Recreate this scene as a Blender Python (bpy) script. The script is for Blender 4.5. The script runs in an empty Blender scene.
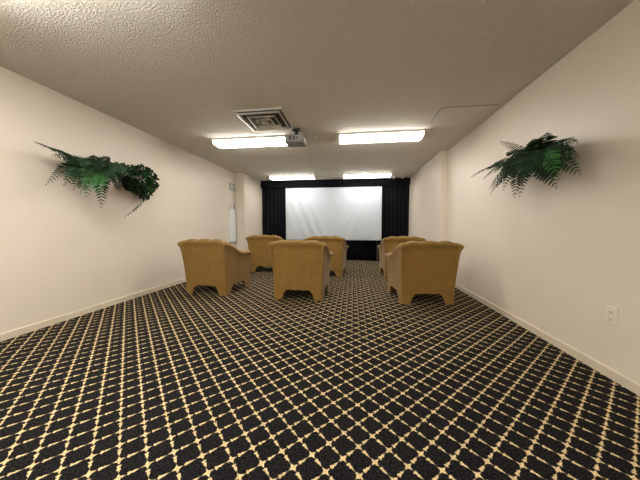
import bpy, bmesh, math, random
from mathutils import Vector, Matrix, noise
random.seed(7)
S = bpy.context.scene
COL = S.collection
PI = math.pi

# ------------------------------------------------------------------ helpers
def link(o, parent=None):
    COL.objects.link(o)
    if parent is not None:
        o.parent = parent
    return o

def mesh_obj(name, bm, mat, parent=None, smooth=False, loc=(0, 0, 0)):
    bmesh.ops.recalc_face_normals(bm, faces=bm.faces[:])
    me = bpy.data.meshes.new(name)
    bm.to_mesh(me); bm.free()
    if smooth:
        for p in me.polygons: p.use_smooth = True
    for m in (mat if isinstance(mat, (list, tuple)) else [mat]):
        me.materials.append(m)
    o = bpy.data.objects.new(name, me)
    o.location = loc
    return link(o, parent)

def tag(o, label, cat, group=None):
    o['label'] = label; o['category'] = cat
    if group: o['group'] = group
    return o

def struct(name, bm, mat):
    o = mesh_obj(name, bm, mat); o['kind'] = 'structure'; return o

def thing(name, label, cat, loc=(0, 0, 0), rz=0.0, group=None):
    o = bpy.data.objects.new(name, None)
    o.empty_display_size = 0.1
    o.location = loc; o.rotation_euler = (0, 0, rz)
    link(o)
    return tag(o, label, cat, group)

def add_box(bm, x0, x1, y0, y1, z0, z1, bevel=0.0, seg=2, mi=0):
    r = bmesh.ops.create_cube(bm, size=1.0)
    vs = r['verts']
    for v in vs:
        v.co = Vector((x0 + (v.co.x + .5) * (x1 - x0), y0 + (v.co.y + .5) * (y1 - y0), z0 + (v.co.z + .5) * (z1 - z0)))
    fs = set(f for v in vs for f in v.link_faces)
    for f in fs: f.material_index = mi
    if bevel > 0:
        es = list(set(e for v in vs for e in v.link_edges))
        bmesh.ops.bevel(bm, geom=es, offset=bevel, segments=seg, profile=.5, affect='EDGES')
    return bm

def box(x0, x1, y0, y1, z0, z1, bevel=0.0, seg=2):
    return add_box(bmesh.new(), x0, x1, y0, y1, z0, z1, bevel, seg)

def add_cyl(bm, c, r0, r1, depth, axis='Z', seg=16):
    m = {'Z': Matrix.Identity(4), 'Y': Matrix.Rotation(-PI / 2, 4, 'X'), 'X': Matrix.Rotation(PI / 2, 4, 'Y')}[axis]
    bmesh.ops.create_cone(bm, cap_ends=True, segments=seg, radius1=r0, radius2=r1, depth=depth,
                          matrix=Matrix.Translation(c) @ m)
    return bm

def grid_faces(bm, rows, closed=False):
    n = len(rows[0])
    for a, b in zip(rows[:-1], rows[1:]):
        for i in range(n if closed else n - 1):
            j = (i + 1) % n
            try: bm.faces.new((a[i], a[j], b[j], b[i]))
            except ValueError: pass

def add_tube(bm, pts, rad, seg=6, taper=1.0):
    rows = []
    n = len(pts)
    for k, p in enumerate(pts):
        p = Vector(p)
        t = (Vector(pts[min(k + 1, n - 1)]) - Vector(pts[max(k - 1, 0)])).normalized()
        a = t.cross(Vector((0, 0, 1)))
        if a.length < 1e-3: a = t.cross(Vector((1, 0, 0)))
        a.normalize(); b = t.cross(a)
        r = rad * (1 + (taper - 1) * k / max(1, n - 1))
        rows.append([bm.verts.new(p + a * r * math.cos(2 * PI * q / seg) + b * r * math.sin(2 * PI * q / seg)) for q in range(seg)])
    grid_faces(bm, rows, True)
    bm.faces.new(rows[0]); bm.faces.new(rows[-1])
    return bm

def smoothstep(a, b, x):
    t = min(1, max(0, (x - a) / (b - a))); return t * t * (3 - 2 * t)

# ------------------------------------------------------------------ materials
class NT:
    def __init__(s, mat):
        mat.use_nodes = True
        s.t = mat.node_tree; s.n = s.t.nodes; s.l = s.t.links
        s.b = s.n.get('Principled BSDF')
    def node(s, typ, **kw):
        x = s.n.new(typ)
        for k, v in kw.items(): setattr(x, k, v)
        return x
    def put(s, sock, v):
        if hasattr(v, 'is_output'): s.l.new(v, sock)
        else: sock.default_value = v
    def math(s, op, a, b=None, c=None, clamp=False):
        x = s.node('ShaderNodeMath', operation=op, use_clamp=clamp)
        s.put(x.inputs[0], a)
        if b is not None: s.put(x.inputs[1], b)
        if c is not None: s.put(x.inputs[2], c)
        return x.outputs[0]
    def ramp(s, fac, stops, interp='LINEAR'):
        x = s.node('ShaderNodeValToRGB'); cr = x.color_ramp; cr.interpolation = interp
        while len(cr.elements) < len(stops): cr.elements.new(0.5)
        for e, (p, c) in zip(cr.elements, stops):
            e.position = p; e.color = c if len(c) == 4 else (*c, 1)
        s.put(x.inputs[0], fac); return x.outputs[0]
    def mix(s, fac, a, b):
        x = s.node('ShaderNodeMix', data_type='RGBA')
        s.put(x.inputs[0], fac); s.put(x.inputs[6], a); s.put(x.inputs[7], b)
        return x.outputs[2]
    def noise(s, scale, detail=3, rough=.55, vec=None, stretch=None):
        if vec is None: vec = s.node('ShaderNodeTexCoord').outputs['Object']
        if stretch:
            m = s.node('ShaderNodeMapping'); s.l.new(vec, m.inputs[0]); m.inputs['Scale'].default_value = stretch; vec = m.outputs[0]
        x = s.node('ShaderNodeTexNoise'); s.l.new(vec, x.inputs['Vector'])
        x.inputs['Scale'].default_value = scale; x.inputs['Detail'].default_value = detail; x.inputs['Roughness'].default_value = rough
        return x.outputs['Fac']
    def bump(s, h, strength, dist, prev=None):
        x = s.node('ShaderNodeBump'); s.l.new(h, x.inputs['Height'])
        x.inputs['Strength'].default_value = strength; x.inputs['Distance'].default_value = dist
        if prev is not None: s.l.new(prev, x.inputs['Normal'])
        s.l.new(x.outputs[0], s.b.inputs['Normal']); return x.outputs[0]

def mat(name, col, rough=.6, metal=0.0, spec=.5, var=0.0, vscale=8.0, bump=None):
    m = bpy.data.materials.new(name); t = NT(m)
    t.b.inputs['Roughness'].default_value = rough; t.b.inputs['Metallic'].default_value = metal
    t.b.inputs['Specular IOR Level'].default_value = spec
    n = t.noise(vscale, 4)
    lo = [c * (1 - var) for c in col]; hi = [min(1, c * (1 + var)) for c in col]
    t.put(t.b.inputs['Base Color'], t.ramp(n, [(.3, lo), (.7, hi)]))
    if bump: t.bump(t.noise(bump[0], 3), bump[1], bump[2])
    return m

M = {}
M['wall'] = mat('painted_wall', (.73, .655, .565), .42, spec=.35, var=.012, vscale=3, bump=(160, .12, .002))
M['base'] = mat('baseboard_paint', (.66, .585, .46), .4, var=.02)
# popcorn / knock-down ceiling
m = bpy.data.materials.new('textured_ceiling'); t = NT(m); M['ceiling'] = m
t.b.inputs['Roughness'].default_value = .9; t.b.inputs['Specular IOR Level'].default_value = .15
co = t.node('ShaderNodeTexCoord').outputs['Object']
n1 = t.noise(72, 3, .6, co); n2 = t.noise(150, 2, .5, co)
hh = t.math('ADD', t.ramp(n1, [(.40, (0, 0, 0)), (.60, (1, 1, 1))]), t.math('MULTIPLY', n2, .6))
t.put(t.b.inputs['Base Color'], t.ramp(n1, [(.35, (.84, .80, .73)), (.65, (.90, .86, .79))]))
t.bump(hh, .9, .009)

# carpet: 45-degree lattice of leafy yarn strands with a star at each crossing
m = bpy.data.materials.new('lattice_carpet'); t = NT(m); M['carpet'] = m
co = t.node('ShaderNodeTexCoord').outputs['Object']
sx = t.node('ShaderNodeSeparateXYZ'); t.l.new(co, sx.inputs[0]); X, Y = sx.outputs[0], sx.outputs[1]
wob = t.noise(70, 2, .6, co); wob2 = t.noise(63, 2, .6, co, (1, 1, 3))
PITCH = .0980; k = math.sqrt(.5) / PITCH
U = t.math('ADD', t.math('MULTIPLY', t.math('ADD', X, Y), k), 40 - .376)
V = t.math('ADD', t.math('MULTIPLY', t.math('SUBTRACT', X, Y), k), 80 - .090)
wob = t.math('MULTIPLY', t.math('SUBTRACT', wob, .5), .10); wob2 = t.math('MULTIPLY', t.math('SUBTRACT', wob2, .5), .10)
U = t.math('ADD', U, wob); V = t.math('ADD', V, wob2)
fu, fv = t.math('FRACT', U), t.math('FRACT', V)
du = t.math('ABSOLUTE', t.math('SUBTRACT', t.math('FRACT', t.math('ADD', U, .5)), .5))
dv = t.math('ABSOLUTE', t.math('SUBTRACT', t.math('FRACT', t.math('ADD', V, .5)), .5))
g = lambda x: (x, x, x)
strand = [(0, g(.52)), (.05, g(.70)), (.20, g(.22)), (.25, g(.10)), (.29, g(.12)), (.315, g(.86)), (.47, g(.38)), (.49, g(.62)), (.70, g(.12)), (.76, g(.10)), (.80, g(.20)), (.95, g(.70)), (1, g(.52))]
wu = t.math('MULTIPLY', t.ramp(fu, strand), .125)
wv = t.math('MULTIPLY', t.ramp(fv, strand), .125)
def line(d, w):   # 1 inside the strand, soft edge
    return t.math('MULTIPLY', t.math('SUBTRACT', w, d), 40, clamp=True)
mask = t.math('MAXIMUM', line(dv, wu), line(du, wv))
fleck = t.noise(120, 2, .75, co)
dark = t.ramp(fleck, [(.38, (.002, .002, .0022)), (.52, (.008, .007, .008)), (.66, (.034, .031, .030))])
gold = t.ramp(t.noise(140, 2, .6, co), [(.3, (.40, .275, .115)), (.62, (.86, .69, .39))])
t.put(t.b.inputs['Base Color'], t.mix(mask, dark, gold))
t.b.inputs['Roughness'].default_value = .95; t.b.inputs['Specular IOR Level'].default_value = .1
bp = t.bump(t.noise(260, 2, .6, co), .6, .004)

# golden cloth
m = bpy.data.materials.new('golden_slipcover_cloth'); t = NT(m); M['cloth'] = m
co = t.node('ShaderNodeTexCoord').outputs['Object']
nz = t.noise(9, 5, .6, co); fine = t.noise(150, 2, .6, co, (1, 1, 3))
c1 = t.ramp(nz, [(.3, (.212, .122, .028)), (.7, (.262, .153, .037))])
c2 = t.mix(t.math('MULTIPLY', fine, .25), c1, (.175, .095, .019, 1))
t.put(t.b.inputs['Base Color'], c2)
t.b.inputs['Roughness'].default_value = .85; t.b.inputs['Specular IOR Level'].default_value = .2
t.b.inputs['Sheen Weight'].default_value = .15
t.bump(fine, .25, .002, t.bump(t.noise(6, 3, .5, co, (1, 1, 3)), .35, .02))
M['under'] = mat('black_underlining', (.01, .009, .008), .9)

M['drape'] = mat('black_velvet_drape', (.0035, .0036, .0065), .85, spec=.15, var=.2, vscale=30, bump=(60, .2, .003))
M['screen'] = mat('white_screen_fabric', (.53, .58, .64), .75, spec=.2, var=.01)
M['white_metal'] = mat('white_enamel', (.78, .77, .74), .35, var=.01)
M['silver'] = mat('brushed_aluminium', (.62, .62, .59), .38, metal=.45, var=.04, vscale=20)
M['vent_dark'] = mat('vent_throat', (.05, .048, .042), .7)
M['proj'] = mat('grey_plastic', (.22, .22, .215), .5, var=.03)
M['proj_light'] = mat('pale_plastic', (.36, .36, .37), .5, var=.02)
M['black'] = mat('black_plastic', (.015, .015, .016), .5)
M['plate'] = mat('ivory_plastic', (.76, .70, .58), .35, var=.01)
M['slot'] = mat('dark_slot', (.03, .025, .02), .6)
M['board'] = mat('glossy_white_board', (.74, .78, .78), .2, var=.02)
M['bluegrey'] = mat('blue_grey_metal', (.30, .36, .38), .4, metal=.3, var=.05)
M['pale_grey'] = mat('pale_grey_metal', (.58, .60, .57), .45, var=.03)
M['crack'] = mat('dark_crack', (.07, .055, .035), .9)
M['basket'] = mat('dark_wicker', (.008, .006, .005), .8, var=.3, vscale=40, bump=(90, .6, .01))
M['soil'] = mat('dark_moss', (.012, .014, .008), .95, var=.3, vscale=60)
GREEN = [mat('fern_green', (.020, .056, .021), .7, spec=.25, var=.35, vscale=25),
         mat('fern_dark_green', (.010, .031, .013), .7, spec=.25, var=.35, vscale=25),
         mat('fern_bright_green', (.036, .125, .032), .65, spec=.25, var=.3, vscale=25),
         mat('fern_brown', (.032, .026, .018), .7, spec=.2, var=.3, vscale=25)]
M['stem'] = mat('fern_stem', (.03, .035, .015), .6)

def lit(name, strength):
    m = bpy.data.materials.new(name); t = NT(m); M[name] = m
    t.b.inputs['Base Color'].default_value = (.9, .9, .88, 1); t.b.inputs['Roughness'].default_value = .4
    t.b.inputs['Emission Color'].default_value = (1.0, .955, .88, 1)
    t.b.inputs['Emission Strength'].default_value = strength
lit('lit_diffuser', 23.5)
lit('dimmed_far_diffuser', 19.0)         # far lamps set weaker so the screen is not overlit
lit('added_rear_diffuser', 50.0)  # for the two lamps added out of view behind the camera
lit('boosted_near_diffuser', 52.0)       # near lamp strength raised to brighten the ceiling and walls around it

# ------------------------------------------------------------------ the room
H = 2.442
XL, XR = -3.11, 1.737
AL, AR = -2.862, 1.618            # inner faces of the screen end of the room
YN, YF = -3.1, 7.82
YL, YR = 6.345, 5.02              # where the side walls step in
struct('floor', box(XL - .1, XR + .1, YN - .1, YF + .1, -.08, 0), M['carpet'])
struct('ceiling', box(XL - .1, XR + .1, YN - .1, YF + .1, H, H + .08), M['ceiling'])
struct('wall_left', box(XL - .1, XL, YN, YF, 0, H), M['wall'])
struct('wall_right', box(XR, XR + .1, YN, YF, 0, H), M['wall'])
struct('wall_far', box(XL, XR, YF, YF + .1, 0, H), M['wall'])
struct('wall_near', box(XL, XR, YN - .1, YN, 0, H), M['wall'])
struct('wall_far_left', box(XL, AL, YL, YF, 0, H), M['wall'])
struct('wall_far_right', box(AR, XR, YR, YF, 0, H), M['wall'])
def baseboard(name, x0, x1, y0, y1, side):
    bm = box(x0, x1, y0, y1, 0, .068)
    for v in bm.verts:                       # eased top edge
        if v.co.z > .06:
            if side == 'L' and v.co.x > (x0 + x1) / 2: v.co.z = .062
            if side == 'R' and v.co.x < (x0 + x1) / 2: v.co.z = .062
    struct(name, bm, M['base'])
baseboard('baseboard_left', XL, XL + .013, YN, YL, 'L')
baseboard('baseboard_right', XR - .013, XR, YN, YR, 'R')
baseboard('baseboard_far_left', AL, AL + .013, YL, YF - .2, 'L')
baseboard('baseboard_far_right', AR - .013, AR, YR, YF - .2, 'R')

# ------------------------------------------------------------------ armchairs
XB, YBK, YFR, RC = .348, .0, .66, .028     # plan of the base
def plan_path():
    pts = []                                # (point, outward normal, arm 0..1, distance to nearest corner)
    n = 14
    for i in range(n):
        y = YFR + (YBK + RC - YFR) * i / (n - 1)
        pts.append((Vector((-XB - .022 * (y / YFR), y)), Vector((-1, -.03)).normalized()))
    for i in range(1, 5):
        a = PI + (PI / 2) * i / 5
        pts.append((Vector((-XB + RC + RC * math.cos(a), YBK + RC + RC * math.sin(a))), Vector((math.cos(a), math.sin(a)))))
    n = 25
    for i in range(n):
        x = -XB + RC + (2 * XB - 2 * RC) * i / (n - 1)
        pts.append((Vector((x, YBK)), Vector((0, -1))))
    half = pts[:18]
    for p, nn in reversed(half):
        pts.append((Vector((-p.x, p.y)), Vector((-nn.x, nn.y))))
    return pts
PATH = plan_path()

def top_z(p):
    back = .826 + .020 * abs(math.cos(PI * 1.5 * p.x / XB * .98)) ** .7 - .016 * (abs(p.x) / XB) ** 4
    s = smoothstep(.02, .40, p.y)
    return back * (1 - s) + (.640 - .012 * smoothstep(.45, .66, p.y)) * s

def body_mesh():
    bm = bmesh.new(); rows = []
    for p, nn in PATH:
        a = smoothstep(.03, .36, p.y)                 # 0 on the back, 1 on the arms
        corner = abs(nn.x) * abs(nn.y) * 2
        F = (.036 * (1 - a) + .036 * a) * (1 + .30 * corner * (1 - a))
        zt = top_z(p); r = .060 * (1 - a) + .050 * a
        O = p + nn * F
        if p.y < .3 and abs(nn.x) > .5: O.y -= .055 * (1 - a)
        tk = .15 * (1 - a) + .125 * a
        I = Vector((max(-(XB - .135), min(XB - .135, p.x)), max(.15, p.y)))
        It = Vector((max(-(XB - .10), min(XB - .10, p.x)), max(.085, p.y))) if p.y < .3 else Vector((I.x, p.y))
        if p.y < .3:
            w = smoothstep(.0, .3, p.y); It = It * (1 - w) + Vector((I.x, p.y)) * w
        prof = []
        def lift(f): return p + (O - p) * f
        zr = zt - r
        for f, zf in ((0, 0), (.12, .16), (.26, .34), (.41, .52), (.60, .72), (.83, .88), (.93, .96)):
            q = lift(f); prof.append((q.x, q.y, .155 + (zr - .02 - .155) * zf))
        # rolled top
        R = 8
        for i in range(R + 1):
            th = PI * i / R
            f = (1 - math.cos(th)) / 2
            q = O + (It - O) * f + nn * (.034 * max(0, math.cos(th - .35)))
            prof.append((q.x, q.y, zr + r * math.sin(th) * (1.0)))
        groove = .012 * abs(math.sin(PI * 1.5 * p.x / XB)) * (1 - a)
        for f, z in ((.35, zr - .09), (.75, .45), (1.0, .30)):
            q = It + (I - It) * f
            prof.append((q.x, q.y + groove * .5, min(z, zr - .03) if f < .5 else z))
        row = []
        for (x, y, z) in prof:
            v = Vector((x, y, z))
            d = noise.noise(Vector((x * 5, y * 5, z * 9))) * .007 + noise.noise(Vector((x * 13 + 3, y * 13, z * 4))) * .003
            v.x += nn.x * d; v.y += nn.y * d
            row.append(bm.verts.new(v))
        rows.append(row)
    grid_faces(bm, rows)
    for row in (rows[0], rows[-1]):                    # front panels of the arms, slightly padded
        c = bm.verts.new(sum((v.co for v in row), Vector()) / len(row) + Vector((0, .018, 0)))
        for i in range(len(row)):
            bm.faces.new((row[i], row[(i + 1) % len(row)], c))
    return bm

def corner_dist(p):
    # distance along the outline to the nearest leg corner
    dl = []
    if abs(p.y - YBK) < RC and abs(p.x) < XB - RC + .001: dl.append(XB - abs(p.x))
    else: dl.append(min(p.y, YFR - p.y))
    return dl[0]
def leg_bottom(d):
    for (d0, z0), (d1, z1) in zip(LEGP[:-1], LEGP[1:]):
        if d <= d1: return z0 + (z1 - z0) * max(0, (d - d0)) / (d1 - d0)
    return .16
LEGP = [(0, 0.0), (.118, 0.0), (.128, .045), (.142, .085), (.160, .115), (.180, .136), (.205, .150)]
def fine_outline():
    out = []
    def seg(a, b, n): return [a + (b - a) * i / n for i in range(n)]
    for y in seg(YFR, RC, 44): out.append((Vector((-XB - .022 * (y / YFR), y)), Vector((-1, 0)), min(y, YFR - y)))
    for i in range(8):
        a = PI + PI / 2 * i / 8
        out.append((Vector((-XB + RC + RC * math.cos(a), RC + RC * math.sin(a))), Vector((math.cos(a), math.sin(a))), 0))
    for x in seg(-XB + RC, XB - RC, 44): out.append((Vector((x, 0)), Vector((0, -1)), XB - abs(x)))
    for i in range(8):
        a = 1.5 * PI + PI / 2 * i / 8
        out.append((Vector((XB - RC + RC * math.cos(a), RC + RC * math.sin(a))), Vector((math.cos(a), math.sin(a))), 0))
    for y in seg(RC, YFR, 44) + [YFR]: out.append((Vector((XB + .022 * (y / YFR), y)), Vector((1, 0)), min(y, YFR - y)))
    return out
OUT = fine_outline()
def skirt_mesh():
    bm = bmesh.new(); rows = []
    for p, nn, d in OUT:
        zb = .142
        o = p + nn * .004; i = p - nn * .02
        rows.append([bm.verts.new((q.x, q.y, z)) for q, z in ((o, zb), (o + nn * .002, .17), (o, .196), (i, .196), (i, zb))])
    grid_faces(bm, rows, True)
    add_box(bm, -XB - .018, XB + .018, YFR - .005, YFR + .018, .142, .196, .004)
    return bm
def leg_mesh(points):
    bm = bmesh.new(); rows = []
    for p, nn, zb in points:
        w = 1 - zb / .16
        o = p + nn * (.003 - .003 * w); i = o - nn * .022
        ot = p + nn * .003; it = ot - nn * .022
        rows.append([bm.verts.new((o.x, o.y, zb)), bm.verts.new((ot.x, ot.y, .160)), bm.verts.new((it.x, it.y, .160)), bm.verts.new((i.x, i.y, zb))])
    grid_faces(bm, rows, True)
    for row in (rows[0], rows[-1]): bm.faces.new(row)
    return bm
def legs():
    back = {-1: [], 1: []}; front = {-1: [], 1: []}
    for s in (-1, 1):
        for p, nn, d in OUT:
            zb = leg_bottom(d)
            if zb >= .149 or p.x * s <= 0: continue
            if p.y < YFR / 2: back[s].append((p, nn, zb))
            else: front[s].append((p, nn, zb))
        # turn the front legs round onto the front of the chair
        fr = []
        for i in range(14):
            d = .2 * i / 13
            zb = leg_bottom(d)
            fr.append((Vector((s * (XB + .022 - d), YFR)), Vector((0, 1)), zb))
        corner = [(Vector((s * (XB + .022), YFR)), Vector((s * .7, .7)), 0.0)]
        side = sorted(front[s], key=lambda q: q[0].y)
        front[s] = [q for q in side if q[0].y < YFR - .004] + corner + [q for q in fr if abs(q[0].x) < XB + .018]
    return [back[-1], back[1], front[-1], front[1]]

def seat_cushion_mesh():
    bm = bmesh.new(); rows = []
    nx, ny = 12, 12
    def h(u, v): return (max(0, 1 - abs(u) ** 5) * max(0, 1 - abs(v) ** 5)) ** .45
    for sgn in (1, -1):
        rr = []
        for j in range(ny + 1):
            v = -1 + 2 * j / ny
            rr.append([bm.verts.new((.200 * u, .405 + .255 * v, .375 + sgn * .072 * h(u, v))) for u in [-1 + 2 * i / nx for i in range(nx + 1)]])
        grid_faces(bm, rr)
    bmesh.ops.remove_doubles(bm, verts=bm.verts[:], dist=.0005)
    return bm
def tube_at(pts, r): return add_tube(bmesh.new(), pts, r, 6)

def make_chair(label, group):
    c = thing('armchair', label, 'armchair', group=group)
    b = mesh_obj('body', body_mesh(), M['cloth'], c, True)
    sub = b.modifiers.new('soft', 'SUBSURF'); sub.levels = 1; sub.render_levels = 1
    mesh_obj('skirt', skirt_mesh(), M['cloth'], c, False)
    for l in legs(): mesh_obj('leg', leg_mesh(l), M['cloth'], c)
    mesh_obj('seat_base', box(-XB + .02, XB - .02, .03, YFR - .01, .16, .305, .01), M['cloth'], c)
    u = mesh_obj('underside', box(-XB + .03, XB - .03, .03, YFR - .03, .148, .1605), M['under'], c)
    mesh_obj('seat_cushion', seat_cushion_mesh(), M['cloth'], c, True)
    return c

def copy_tree(o, parent=None):
    n = o.copy(); COL.objects.link(n)
    if parent is not None: n.parent = parent
    for ch in list(o.children): copy_tree(ch, n)
    return n

CH = 'golden slipcovered armchairs facing the screen'
spots = [
    (-2.200, 3.475, -6, 'golden slipcovered armchair at left of the near row, its right arm showing'),
    (-0.760, 3.390, -1, 'golden slipcovered armchair in the middle of the near row, in front of the screen centre'),
    (0.985, 3.415, 6, 'golden slipcovered armchair at right of the near row, close to the right wall'),
    (-1.965, 5.380, 0, 'golden slipcovered armchair in the far row between the left wall and the middle chairs'),
    (-0.565, 5.060, -3, 'golden slipcovered armchair half hidden behind the middle near armchair'),
    (0.985, 5.100, 2, 'golden slipcovered armchair mostly hidden behind the right near armchair'),
]
proto = None
for x, y, a, lab in spots:
    if proto is None: proto = c = make_chair(lab, CH)
    else: c = copy_tree(proto); c['label'] = lab
    c.location = (x, y, 0); c.rotation_euler = (0, 0, math.radians(a))

# ------------------------------------------------------------------ ceiling lights
def make_light(label, group, glow='lit_diffuser'):
    # origin: centre of the fixture on the ceiling
    c = thing('ceiling_light', label, 'ceiling light', group=group)
    L, W = 1.255, .275
    mesh_obj('housing', box(-L / 2 - .003, L / 2 + .003, -W / 2 - .008, W / 2 + .008, -.026, 0, .002), M['white_metal'], c)
    bm = bmesh.new()
    pr = [(-W / 2 + .004, -.026), (-W / 2 + .004, -.050), (-W / 2 + .022, -.074), (W / 2 - .022, -.074), (W / 2 - .004, -.050), (W / 2 - .004, -.026)]
    rows = [[bm.verts.new((x, y, z)) for y, z in pr] for x in (-L / 2 + .012, L / 2 - .012)]
    grid_faces(bm, rows, True)
    for r in rows: bm.faces.new(r)
    mesh_obj('diffuser', bm, M[glow], c)
    for s in (-1, 1):
        bm = bmesh.new()
        pe = [(-W / 2, -.0255), (-W / 2, -.052), (-W / 2 + .020, -.078), (W / 2 - .020, -.078), (W / 2, -.052), (W / 2, -.0255)]
        xs = sorted((s * (L / 2 - .0115), s * L / 2))
        rows = [[bm.verts.new((x, y, z)) for y, z in pe] for x in xs]
        grid_faces(bm, rows, True)
        for r in rows: bm.faces.new(r)
        mesh_obj('end_cap', bm, M['white_metal'], c)
    return c
LG = 'lit ceiling light strips'
lights = [
    (-1.650, 4.005, 'lit white ceiling light strip beside the projector'),
    (0.397, 4.040, 'lit white ceiling light strip between the projector and the right wall, over the near chairs'),
    (-1.690, 6.930, 'lit white ceiling light strip in front of the black valance, on its left half'),
    (0.350, 6.960, 'lit white ceiling light strip in front of the black valance, on its right half'),
    (-1.650, 1.065, 'lit white ceiling light strip nearest the camera, over the near carpet'),
    (-1.650, -1.860, 'added unseen light strip behind the camera on the left, brightening the near walls'),  # this strip and the next are added to light the near walls
    (0.390, -1.860, 'added unseen light strip behind the camera on the right, brightening the near walls'),
]
pl = None
for x, y, lab in lights:
    if 'nearest' in lab: c = make_light(lab, LG, 'boosted_near_diffuser')
    elif 'valance' in lab: c = make_light(lab, LG, 'dimmed_far_diffuser')
    elif 'behind' in lab: c = make_light(lab, LG, 'added_rear_diffuser')
    elif pl is None: pl = c = make_light(lab, LG)
    else: c = copy_tree(pl); c['label'] = lab
    c.location = (x, y, H)

# ------------------------------------------------------------------ ceiling air vent
v = thing('ceiling_vent', 'square silver air vent with nested louvres in the ceiling before the left light', 'vent', (-1.167, 3.283, H))
def ring(a_out, z_out, a_in, z_in, th=.004):
    bm = bmesh.new(); rows = []
    for a, z in ((a_out, z_out), (a_in, z_in), (a_in, z_in + th), (a_out, z_out + th)):
        rows.append([bm.verts.new((sx_ * a, sy_ * a, z)) for sx_, sy_ in ((-1, -1), (1, -1), (1, 1), (-1, 1))])
    grid_faces(bm, rows + [rows[0]], True)
    return bm
def ring2(*prof):
    bm = bmesh.new(); rows = []
    for a, z in prof:
        rows.append([bm.verts.new((sx_ * a, sy_ * a, z)) for sx_, sy_ in ((-1, -1), (1, -1), (1, 1), (-1, 1))])
    grid_faces(bm, rows + [rows[0]], True)
    return bm
mesh_obj('frame', ring2((.312, 0), (.312, -.012), (.288, -.014), (.284, -.001), (.29, 0)), M['silver'], v)
mesh_obj('throat', box(-.286, .286, -.286, .286, -.004, 0), M['vent_dark'], v)
for a0, a1, z0, z1 in ((.272, .215, -.006, -.040), (.185, .135, -.008, -.046), (.108, .070, -.010, -.050)):
    mesh_obj('louvre', ring2((a0 - .03, z0), (a0 - .004, z0 - .012), (a0, z0 - .030), (a0 - .012, z1), (a0 - .016, z1), (a0 - .02, z0 - .026)), M['silver'], v)
mesh_obj('core_plate', box(-.05, .05, -.05, .05, -.048, -.040, .003), M['silver'], v)

# ------------------------------------------------------------------ projector
p = thing('projector', 'small grey projector hung from the ceiling beside the left light, back panel towards the camera', 'projector', (-.835, 3.56, H))
bm = bmesh.new()
add_box(bm, -.150, .125, 0, .245, -.215, -.105, .014, 3)
mesh_obj('body', bm, M['proj'], p)
mesh_obj('rear_panel', box(-.125, .108, -.006, .004, -.195, -.116, .003), M['proj_light'], p)
for x0, x1, z0, z1 in ((-.085, -.045, -.150, -.130), (-.085, -.045, -.178, -.158), (-.025, .005, -.152, -.130), (-.025, .005, -.178, -.160), (.02, .04, -.165, -.140)):
    mesh_obj('port', box(x0, x1, -.009, -.003, z0, z1), M['slot'], p)
bm = bmesh.new(); add_cyl(bm, Vector((.05, .245, -.155)), .038, .033, .04, 'Y', 24)
mesh_obj('lens', bm, M['black'], p, True)
mesh_obj('side_vent', box(.1245, .129, .05, .19, -.185, -.125), M['white_metal'], p)
bm = bmesh.new()
for i in range(9): add_box(bm, -.085 + i * .02, -.075 + i * .02, .04, .19, -.2175, -.213)
mesh_obj('bottom_grille', bm, M['proj_light'], p)
bm = bmesh.new(); add_box(bm, -.075, .06, .05, .17, -.107, -.085, .003); add_cyl(bm, Vector((0, .11, -.048)), .024, .024, .078); add_box(bm, -.06, .06, .05, .17, -.010, 0, .002)
mesh_obj('ceiling_mount', bm, M['black'], p)
for sx_, sy_ in ((-1, .06), (1, .06), (-1, .18), (1, .18)):
    bm = tube_at([(sx_ * .02, .11, -.075), (sx_ * .06, sy_, -.09), (sx_ * .095, sy_, -.103)], .007)
    mesh_obj('mount_arm', bm, M['black'], p)

o = thing('ceiling_outlet', 'tiny white cable outlet on the ceiling right of the projector', 'outlet', (-.60, 3.95, H))
mesh_obj('plate', box(-.035, .035, -.055, .055, -.010, 0, .003), M['plate'], o)
mesh_obj('plug', box(-.02, .02, -.03, .02, -.045, -.009, .005), M['white_metal'], o)
bm = tube_at([(-.60, 3.93, H - .035), (-.64, 3.86, H - .06), (-.69, 3.80, H - .055), (-.70, 3.74, H - .10), (-.70, 3.70, H - .15)], .0045)
for v_ in bm.verts: v_.co -= Vector((-.835, 3.56, H))
mesh_obj('power_cord', bm, M['pale_grey'], p, True)

# ------------------------------------------------------------------ ceiling access hatch
h = thing('ceiling_hatch', 'square access hatch outlined by a dark crack in the ceiling by the right wall', 'hatch', (1.345, 3.545, H))
bm = bmesh.new()
add_box(bm, -.313, .313, -.316, .316, -.002, 0)
mesh_obj('gap', bm, M['crack'], h)
mesh_obj('panel', box(-.306, .310, -.309, .314, -.008, -.001, .003), M['ceiling'], h)

# ------------------------------------------------------------------ screen end: drapes, valance, screen
def drape(name, label, x0, x1, y, z0, z1, pleat, amp, seed):
    rnd = random.Random(seed)
    bm = bmesh.new(); rows = []
    n = int((x1 - x0) / .012)
    ph = rnd.random() * 6
    for k in range(9):
        z = z0 + (z1 - z0) * k / 8
        row = []
        for i in range(n + 1):
            x = x0 + (x1 - x0) * i / n
            w = 2 * PI * (x + .012 * math.sin(x * 9 + ph)) / pleat + .25 * math.sin(k * .7 + x * 3 + ph)
            a = amp * (.75 + .35 * noise.noise(Vector((x * 4, seed, k * .15)))) * (1 - .35 * k / 8)
            row.append(bm.verts.new((x, y + a * math.sin(w) + .2 * a * math.sin(2.3 * w + 1), z)))
        rows.append(row)
    grid_faces(bm, rows)
    o = mesh_obj(name, bm, M['drape'], None, True)
    so = o.modifiers.new('cloth', 'SOLIDIFY'); so.thickness = .004; so.offset = 0
    return tag(o, label, 'curtain', 'black pleated drapes around the screen')
YD = 7.64
drape('drape', 'black pleated drape left of the white screen', AL + .01, -1.96, YD, .012, H - .004, .115, .030, 1)
drape('drape', 'black pleated drape right of the white screen', .73, AR - .01, YD, .012, H - .004, .115, .030, 2)
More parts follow.
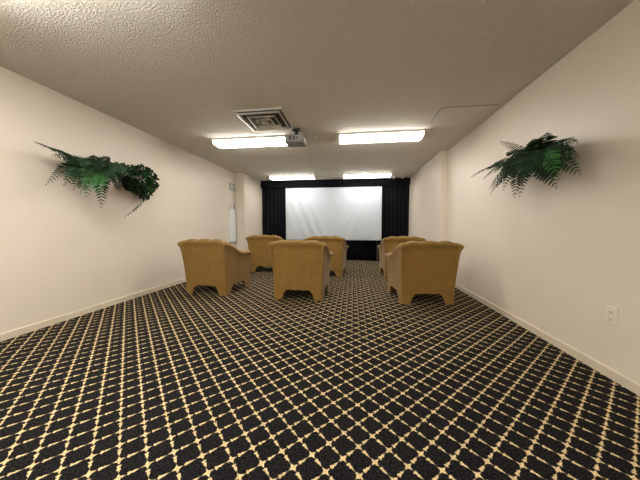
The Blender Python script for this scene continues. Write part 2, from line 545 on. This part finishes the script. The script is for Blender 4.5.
drape('drape', 'black pleated drape hanging behind and below the white screen', -1.94, .71, YD + .05, .012, H - .10, .125, .028, 3)

va = thing('valance', 'flat black valance strip across the ceiling above the white screen', 'valance', ((AL + AR) / 2, 7.555, H))
W2 = (AR - AL) / 2 - .004
bm = bmesh.new(); rows = []
for z in (-.215, -.21, -.1, -.004, 0):
    rows.append([bm.verts.new((-W2 + 2 * W2 * i / 120, .004 * math.sin(i * .9) * (1 + z * 4), z)) for i in range(121)])
grid_faces(bm, rows)
o = mesh_obj('cloth', bm, M['drape'], va, True)
so = o.modifiers.new('cloth', 'SOLIDIFY'); so.thickness = .006
mesh_obj('head_rail', box(-W2, W2, .006, .03, -.05, 0), M['black'], va)

# white projection screen with slack diagonal wrinkles
SX0, SX1, SZ0, SZ1, YS = -2.052, .822, .628, 2.196, 7.52
sc = thing('projection_screen', 'large white fabric projection screen with soft diagonal wrinkles in front of the black drapes', 'screen', ((SX0 + SX1) / 2, YS, SZ0))
bm = bmesh.new(); rows = []
hw, hgt = (SX1 - SX0) / 2, SZ1 - SZ0
NX, NZ = 150, 80
def wr(u, v):
    # u -1..1 across, v 0..1 up: folds sweep from the upper corners down to the bottom middle
    d = 0
    for c, amp, wdt in ((.30, .016, .07), (.48, .022, .08), (.68, .017, .09), (.86, .011, .08)):
        q = abs(u) - (c + .62 * (v - .35) * abs(v - .35) ** .15 * .9)
        d += amp * math.exp(-(q / wdt) ** 2) * smoothstep(0, .25, v + .1) * (1 - smoothstep(.75, 1.0, v) * .5) * (.8 + .4 * math.sin(3 * c + (2 if u > 0 else 0)))
    d += .006 * noise.noise(Vector((u * 2.2, v * 1.5, 1.7)))
    return d
for j in range(NZ + 1):
    v_ = j / NZ
    rows.append([bm.verts.new((hw * (-1 + 2 * i / NX), -wr(-1 + 2 * i / NX, v_) , hgt * v_)) for i in range(NX + 1)])
grid_faces(bm, rows)
o = mesh_obj('fabric', bm, M['screen'], sc, True)
so = o.modifiers.new('cloth', 'SOLIDIFY'); so.thickness = .004; so.offset = 1
mesh_obj('top_batten', box(-hw, hw, .012, .030, hgt - .03, hgt - .002), M['black'], sc)
for sx_ in (-.9, 0, .9): mesh_obj('hanging_strap', box(sx_ - .015, sx_ + .015, .014, .018, hgt - .02, H - SZ0), M['drape'], sc)
mesh_obj('bottom_batten', box(-hw, hw, .012, .030, .002, .03), M['black'], sc)

# wiring cover between the two far lights, and two little ceiling hooks
tag(mesh_obj('wire_cover', box(-1.055, -.285, 7.00, 7.085, H - .045, H, .006), M['white_metal']), 'white wiring cover on the ceiling linking the two far lights', 'wire cover')
for x, lab in ((1.11, 'small round white fitting on the ceiling before the valance, next to the far right light'), (1.345, 'small round white fitting on the ceiling before the valance, nearest the right wall')):
    c = thing('ceiling_rosette', lab, 'ceiling fitting', (x, 7.28, H), 0, 'white fittings before the valance')
    bm = bmesh.new(); add_cyl(bm, Vector((0, 0, -.012)), .03, .03, .024, 'Z', 16)
    mesh_obj('base', bm, M['white_metal'], c)
    bm = bmesh.new(); bmesh.ops.create_uvsphere(bm, u_segments=16, v_segments=10, radius=.034, matrix=Matrix.Translation((0, 0, -.045)))
    mesh_obj('dome', bm, M['white_metal'], c, True)

# ------------------------------------------------------------------ small things on the walls
o = thing('power_outlet', 'ivory double power outlet low on the right wall', 'outlet', (XR, 1.905, .425))
mesh_obj('cover_plate', box(-.011, 0, -.039, .039, -.060, .060, .003), M['plate'], o)
for z in (-.026, .022):
    bm = bmesh.new(); add_cyl(bm, Vector((-.012, 0, z)), .0165, .0165, .005, 'X', 20)
    s_ = mesh_obj('socket', bm, M['plate'], o)
    bm = bmesh.new()
    add_box(bm, -.0155, -.0142, -.0085, -.0055, z - .001, z + .009); add_box(bm, -.0155, -.0142, .0055, .0085, z - .001, z + .009)
    add_cyl(bm, Vector((-.0148, 0, z - .008)), .0035, .0035, .0014, 'X', 10)
    mesh_obj('slots', bm, M['slot'], s_)
bm = bmesh.new(); add_cyl(bm, Vector((-.0115, 0, -.002)), .003, .003, .003, 'X', 10)
mesh_obj('screw', bm, M['silver'], o)

b = thing('wall_board', 'narrow white board hung on the left wall beside the corner', 'board', (XL, 6.15, .64))
mesh_obj('panel', box(0, .022, -.19, .185, 0, .83, .004), M['board'], b)
mesh_obj('lower_ledge', box(0, .045, -.195, .190, -.022, -.001, .003), M['bluegrey'], b)
mesh_obj('side_edge', box(0, .028, .186, .193, 0, .83), M['bluegrey'], b)
mesh_obj('hanger', box(0, .02, -.15, .15, .831, .905, .004), M['pale_grey'], b)
for y in (-.10, .07):
    bm = box(.015, .04, y - .022, y + .022, .85, .965, .004)
    mesh_obj('clip', bm, M['bluegrey'] if y > 0 else M['pale_grey'], b)

g_ = thing('wall_vent', 'small grey slotted vent high on the left wall beside the corner', 'vent', (XL, 6.185, 2.045))
mesh_obj('frame', ring2((.1, 0), (.1, .001)), M['pale_grey'], g_) if False else None
bm = bmesh.new()
for z0, z1, y0, y1 in ((-.085, -.068, -.15, .15), (.068, .085, -.15, .15), (-.068, .068, -.15, -.133), (-.068, .068, .133, .15)):
    add_box(bm, 0, .016, y0, y1, z0, z1)
mesh_obj('frame', bm, M['bluegrey'], g_)
mesh_obj('back_plate', box(0, .004, -.133, .133, -.068, .068), M['pale_grey'], g_)
for i in range(4):
    z = -.05 + i * .033
    bm = bmesh.new(); rows = [[bm.verts.new(q) for q in ((.004, y, z + .012), (.013, y, z), (.013, y, z + .003), (.004, y, z + .015))] for y in (-.133, .133)]
    grid_faces(bm, rows, True)
    mesh_obj('slat', bm, M['pale_grey'], g_)

# ------------------------------------------------------------------ ferns
def frond(base, tip, bulge, nrm, plen=.085, n=24, droop=.02, lo=-9, hi=9, bare=.12, width=.38):
    """one fern frond: curved stem with two rows of tapering leaflets"""
    bm = bmesh.new()
    base, tip, nrm = Vector(base), Vector(tip), Vector(nrm).normalized()
    mid = (base + tip) / 2 + Vector(bulge)
    def cl(q): return Vector((min(hi, max(lo, q.x)), q.y, q.z))
    def B(t_): return cl(base * (1 - t_) ** 2 + mid * 2 * t_ * (1 - t_) + tip * t_ * t_)
    K = 12
    add_tube(bm, [B(i / K) for i in range(K + 1)], .0035, 5, .3)
    L = (tip - base).length; n = int(n * .9)
    for i in range(n):
        t_ = bare + (1 - bare) * (i + .5) / n
        c = B(t_); tg = (B(min(1, t_ + .02)) - B(max(0, t_ - .02))).normalized()
        side = tg.cross(nrm); 
        if side.length < .05: continue
        side.normalize(); up = side.cross(tg)
        s_ = (t_ - bare) / (1 - bare)
        ln = plen * ((1 - s_ ** 2.6) * (.55 + .45 * min(1, s_ * 4)) * .93 + .07) * random.uniform(.85, 1.1)
        if s_ > .93: ln *= .6
        pw = min(ln * width * .5, L / n * .56)
        for sg in (-1, 1):
            d = (side * sg + tg * random.uniform(.22, .42) + up * random.uniform(-.15, .15)).normalized()
            w = d.cross(up).normalized()
            sag = Vector((0, 0, -droop))
            P = [c + w * pw * .35, c + d * ln * .35 + w * pw + sag * .1, c + d * ln * .72 + w * pw * .65 + sag * .45, c + d * ln + sag,
                 c + d * ln * .72 - w * pw * .65 + sag * .45, c + d * ln * .35 - w * pw + sag * .1, c - w * pw * .35]
            Cn = [c + up * .002, c + d * ln * .35 + up * .004 + sag * .1, c + d * ln * .72 + up * .003 + sag * .45]
            V_ = [bm.verts.new(cl(q)) for q in P]; D_ = [bm.verts.new(cl(q)) for q in Cn]
            for f in ((V_[0], V_[1], D_[1], D_[0]), (V_[1], V_[2], D_[2], D_[1]), (V_[2], V_[3], D_[2]), (D_[2], V_[3], V_[4]), (D_[1], D_[2], V_[4], V_[5]), (D_[0], D_[1], V_[5], V_[6])):
                bm.faces.new(f)
    return bm

def half_basket(xw, y, z, r, hgt_, dirx):
    """wall basket, half round, rim at z"""
    bm = bmesh.new(); rows = []
    for k, (f, dz) in enumerate(((.45, -hgt_), (.75, -hgt_ * .75), (.93, -hgt_ * .4), (1.0, 0), (.94, 0), (.88, -.02))):
        row = []
        for i in range(19):
            a = -PI / 2 + PI * i / 18
            row.append(bm.verts.new((xw + dirx * (.002 + r * f * .8 * math.cos(a)), y + r * f * math.sin(a), z + dz)))
        rows.append(row)
    grid_faces(bm, rows)
    bm.faces.new(rows[-1]); bm.faces.new(rows[0])
    for a, b_ in zip(rows[:-1], rows[1:]): pass
    bm.faces.new([r_[0] for r_ in rows]); bm.faces.new([r_[-1] for r_ in rows])
    return bm

lo, hi = XL + .012, 90
FB = (-2.99, 2.60, 1.70)
fern = thing('wall_fern', 'large green fern in a dark basket high on the left wall', 'fern', (XL, 2.60, 1.70), 0, None)
def put(ob): ob.location = ob.location - ob.parent.location; return ob
put(mesh_obj('basket', half_basket(XL + .001, 2.62, 1.70, .13, .14, 1), M['basket'], fern, True))
put(mesh_obj('moss', half_basket(XL + .003, 2.62, 1.715, .14, .03, 1), M['soil'], fern))
LF = [  # tip, bulge, normal, leaflet length, material
    ((-2.88, 1.955, 1.795), (0, 0, .03), (.45, 0, .9), .095, 1, 30),
    ((-2.80, 2.00, 1.755), (0, 0, .05), (.5, 0, .8), .100, 1, 30),
    ((-2.84, 2.06, 1.70), (.02, 0, .08), (.6, 0, .7), .110, 1, 28),
    ((-2.84, 2.14, 1.66), (.03, 0, .10), (.6, -.2, .7), .110, 0, 26),
    ((-2.85, 2.00, 1.405), (0, .02, .24), (.9, -.2, .4), .085, 1, 26),
    ((-2.78, 2.10, 1.42), (0, .0, .24), (.9, -.2, .4), .115, 0, 26),
    ((-2.74, 2.15, 1.38), (.02, 0, .24), (.9, -.3, .4), .120, 1, 26),
    ((-2.80, 2.26, 1.36), (.04, 0, .22), (.9, -.3, .4), .125, 0, 26),
    ((-2.86, 2.18, 1.50), (.03, 0, .18), (.9, -.2, .4), .120, 1, 26),
    ((-2.72, 2.24, 1.50), (.04, 0, .20), (.7, -.4, .6), .120, 0, 26),
    ((-2.65, 2.19, 1.31), (.06, -.02, .24), (.8, -.5, .4), .120, 2, 22),
    ((-2.62, 2.28, 1.34), (.06, -.02, .22), (.8, -.5, .4), .115, 2, 22),
    ((-2.75, 2.43, 1.225), (.06, 0, .20), (.7, -.7, .2), .100, 1, 22),
    ((-2.80, 2.70, 1.43), (.06, .05, .18), (.7, -.6, .3), .090, 1, 20),
    ((-2.85, 2.84, 1.62), (.03, .03, .14), (.7, -.4, .6), .090, 0, 20),
    ((-2.88, 2.98, 1.69), (.02, 0, .10), (.6, -.3, .7), .085, 0, 22),
    ((-2.66, 2.18, 1.62), (.03, 0, .16), (.5, -.4, .8), .110, 0, 22),
    ((-2.56, 2.26, 1.60), (.03, 0, .18), (.4, -.5, .8), .115, 1, 22),
    ((-2.60, 2.45, 1.50), (.05, 0, .22), (.5, -.6, .6), .115, 0, 22),
    ((-2.58, 2.60, 1.60), (.03, 0, .18), (.3, -.6, .7), .110, 0, 22),
    ((-2.80, 2.42, 1.80), (0, 0, .05), (.4, -.3, .9), .100, 0, 20),
    ((-2.86, 2.66, 1.85), (0, 0, .03), (.5, -.6, .5), .090, 1, 18),
    ((-2.70, 2.30, 1.72), (0, 0, .08), (.4, -.3, .9), .110, 1, 22),
    ((-2.90, 2.25, 1.55), (.06, 0, .14), (.9, -.2, .3), .100, 1, 22),
    ((-2.82, 2.33, 1.45), (.08, 0, .18), (.9, -.3, .3), .110, 1, 22),
    ((-2.86, 2.50, 1.48), (.08, 0, .18), (.8, -.5, .3), .100, 1, 22),
    ((-2.78, 2.80, 1.72), (.02, 0, .10), (.5, -.5, .7), .095, 0, 20),
]
for tip, bl, nr, pl_, mi, n in LF:
    b0 = Vector(FB) + Vector((random.uniform(-.03, .05), random.uniform(-.05, .07), 0))
    put(mesh_obj('frond', frond(b0, tip, bl, nr, pl_, n, .018, lo, hi), [GREEN[mi]], fern))

# small-leaved plant next to it
def leaf_clump(cfun, n, size, lo_, hi_):
    bm = bmesh.new()
    for i in range(n):
        c, out = cfun()
        d = (out + Vector((random.uniform(-.7, .7), random.uniform(-.7, .7), random.uniform(-.7, .5)))).normalized()
        a = d.cross(Vector((random.uniform(-1, 1), random.uniform(-1, 1), random.uniform(-1, 1)))).normalized()
        up = d.cross(a); s_ = size * random.uniform(.6, 1.2)
        P = [c, c + d * s_ * .35 + a * s_ * .42, c + d * s_ * .8 + a * s_ * .28, c + d * s_ * 1.05, c + d * s_ * .8 - a * s_ * .28, c + d * s_ * .35 - a * s_ * .42]
        mid_ = c + d * s_ * .55 - up * s_ * .12
        V_ = [bm.verts.new((min(hi_, max(lo_, q.x)), q.y, q.z)) for q in P]
        mv = bm.verts.new((min(hi_, max(lo_, mid_.x)), mid_.y, mid_.z))
        for k in range(6): bm.faces.new((V_[k], V_[(k + 1) % 6], mv))
    return bm
ivy = thing('wall_ivy', 'dark small-leaved ivy in a basket on the left wall, just past the large fern', 'ivy', (XL, 3.22, 1.62))
put(mesh_obj('basket', half_basket(XL + .001, 3.16, 1.68, .13, .16, 1), M['basket'], ivy, True))
put(mesh_obj('moss', half_basket(XL + .003, 3.16, 1.69, .12, .03, 1), M['soil'], ivy))
def c_ivy(cy, cz, cx, ry, rz, rx):
    def f():
        while True:
            q = Vector((random.uniform(-.2, 1), random.uniform(-1, 1), random.uniform(-1, 1)))
            if .35 < q.length < 1: break
        return Vector((XL + cx + q.x * rx, cy + q.y * ry, cz + q.z * rz)), q.normalized()
    return f
put(mesh_obj('foliage', leaf_clump(c_ivy(3.30, 1.69, .06, .20, .20, .20), 640, .040, lo, hi), GREEN[1], ivy))
put(mesh_obj('foliage', leaf_clump(c_ivy(3.26, 1.66, .10, .17, .14, .18), 160, .042, lo, hi), GREEN[2], ivy))
put(mesh_obj('foliage', leaf_clump(c_ivy(3.02, 1.78, .06, .17, .07, .12), 200, .036, lo, hi), GREEN[0], ivy))
put(mesh_obj('foliage', leaf_clump(c_ivy(3.12, 1.58, .12, .12, .07, .10), 110, .036, lo, hi), GREEN[1], ivy))
put(mesh_obj('foliage', leaf_clump(c_ivy(3.30, 1.52, .06, .11, .10, .12), 150, .038, lo, hi), GREEN[1], ivy))
for pts in ([(-2.95, 3.30, 1.55), (-2.93, 3.22, 1.42), (-2.97, 3.12, 1.28), (-3.02, 3.00, 1.17)], [(-2.92, 3.32, 1.55), (-2.91, 3.24, 1.44), (-2.95, 3.16, 1.34), (-2.99, 3.08, 1.25)]):
    bm = tube_at(pts, .0035)
    for i in range(14):
        f = i / 13 * (len(pts) - 1); k0 = min(len(pts) - 2, int(f)); q = Vector(pts[k0]).lerp(Vector(pts[k0 + 1]), f - k0)
        d = Vector((random.uniform(0, .6), random.uniform(-.6, .4), -1)).normalized(); a = Vector((.2, 1, .4)).normalized(); s_ = .030
        V_ = [bm.verts.new(q + w_) for w_ in (Vector(), d * s_ * .5 + a * s_ * .22, d * s_ * 1.3, d * s_ * .5 - a * s_ * .22)]
        bm.faces.new(V_)
    put(mesh_obj('trailing_stem', bm, GREEN[1], ivy))

# fern on the right wall
lo, hi = -90, XR - .012
RB = (1.62, 2.50, 1.60)
fern = thing('wall_fern', 'dark green fern in a basket high on the right wall', 'fern', (XR, 2.50, 1.60), 0, None)
put(mesh_obj('basket', half_basket(XR - .001, 2.50, 1.60, .12, .13, -1), M['basket'], fern, True))
put(mesh_obj('moss', half_basket(XR - .003, 2.50, 1.612, .11, .03, -1), M['soil'], fern))
RF = [
    ((1.48, 3.46, 1.655), (0, 0, .14), (-.5, 0, .9), .090, 0, 32),
    ((1.56, 2.98, 1.945), (-.04, -.06, .03), (-.7, -.3, .6), .060, 3, 22),
    ((1.50, 3.18, 1.585), (-.02, 0, .16), (-.7, -.2, .6), .090, 0, 28),
    ((1.48, 3.00, 1.44), (-.03, 0, .20), (-.8, -.3, .5), .085, 0, 26),
    ((1.45, 2.92, 1.37), (-.03, 0, .22), (-.8, -.3, .5), .085, 1, 26),
    ((1.43, 2.76, 1.42), (-.05, 0, .20), (-.8, -.4, .4), .080, 0, 24),
    ((1.40, 2.42, 1.275), (-.05, 0, .22), (-.7, -.7, .2), .090, 1, 24),
    ((1.36, 2.28, 1.265), (-.06, .02, .24), (-.6, -.7, .2), .090, 1, 24),
    ((1.38, 2.55, 1.36), (-.05, .02, .22), (-.7, -.6, .3), .085, 1, 22),
    ((1.30, 1.80, 1.315), (-.08, 0, .26), (-.6, -.5, .5), .120, 2, 24),
    ((1.24, 1.90, 1.345), (-.08, 0, .26), (-.5, -.7, .4), .125, 1, 24),
    ((1.26, 2.04, 1.36), (-.08, 0, .24), (-.5, -.7, .4), .125, 0, 24),
    ((1.45, 1.91, 1.50), (-.04, 0, .20), (-.6, -.4, .7), .110, 1, 24),
    ((1.52, 1.96, 1.60), (-.02, 0, .14), (-.6, -.2, .7), .100, 1, 22),
    ((1.42, 2.10, 1.72), (0, 0, .08), (-.4, -.5, .8), .100, 0, 20),
    ((1.42, 2.22, 1.70), (0, 0, .10), (-.4, -.6, .7), .110, 0, 20),
    ((1.55, 2.45, 1.79), (0, 0, .04), (-.5, -.6, .5), .100, 0, 18),
    ((1.50, 2.75, 1.76), (0, 0, .06), (-.5, -.5, .7), .100, 1, 20),
    ((1.35, 2.20, 1.50), (-.06, 0, .18), (-.5, -.6, .5), .120, 1, 22),
    ((1.40, 2.35, 1.55), (-.06, 0, .16), (-.5, -.6, .5), .120, 1, 22),
    ((1.50, 2.20, 1.45), (-.08, 0, .16), (-.7, -.5, .3), .115, 1, 22),
    ((1.52, 2.06, 1.42), (-.10, 0, .18), (-.7, -.5, .3), .110, 1, 22),
    ((1.52, 2.85, 1.60), (-.04, 0, .12), (-.7, -.3, .6), .095, 1, 22),
    ((1.60, 2.02, 1.39), (-.10, 0, .20), (-.8, -.4, .4), .110, 0, 24),
    ((1.52, 2.12, 1.31), (-.10, 0, .22), (-.8, -.4, .3), .115, 1, 24),
    ((1.58, 2.24, 1.34), (-.10, 0, .20), (-.8, -.5, .3), .105, 0, 22),
    ((1.40, 2.02, 1.45), (-.06, 0, .20), (-.5, -.6, .6), .120, 1, 24),
    ((1.62, 2.06, 1.52), (-.06, 0, .16), (-.8, -.2, .5), .100, 1, 24),
    ((1.52, 2.62, 1.70), (-.02, 0, .08), (-.5, -.6, .6), .105, 0, 20),
    ((1.46, 3.02, 1.66), (-.03, 0, .12), (-.6, -.3, .7), .095, 1, 26),
]
for tip, bl, nr, pl_, mi, n in RF:
    b0 = Vector(RB) + Vector((random.uniform(-.05, .03), random.uniform(-.06, .06), 0))
    put(mesh_obj('frond', frond(b0, tip, bl, nr, pl_, n, .018, lo, hi), [GREEN[mi]], fern))

# ------------------------------------------------------------------ world, camera, view
w = bpy.data.worlds.new('World'); S.world = w; w.use_nodes = True
w.node_tree.nodes['Background'].inputs[0].default_value = (0, 0, 0, 1)
cam = bpy.data.cameras.new('camera'); cam.sensor_width = 36; cam.lens = 250.65 / 640 * 36; cam.clip_start = .02
co_ = link(bpy.data.objects.new('camera', cam))
yaw, pitch, roll = .1315, .0518, .0008
fw = Vector((-math.sin(yaw) * math.cos(pitch), math.cos(yaw) * math.cos(pitch), -math.sin(pitch)))
r0 = Vector((math.cos(yaw), math.sin(yaw), 0)); u0 = r0.cross(fw)
r1 = r0 * math.cos(roll) + u0 * math.sin(roll); u1 = -r0 * math.sin(roll) + u0 * math.cos(roll)
mw = Matrix((r1, u1, -fw)).transposed().to_4x4(); mw.translation = (0, 0, 1.02)
co_.matrix_world = mw
S.camera = co_
vs = S.view_settings
vs.view_transform = 'Standard'; vs.look = 'None'; vs.gamma = 1.0; vs.use_curve_mapping = False
vs.exposure = 0.07
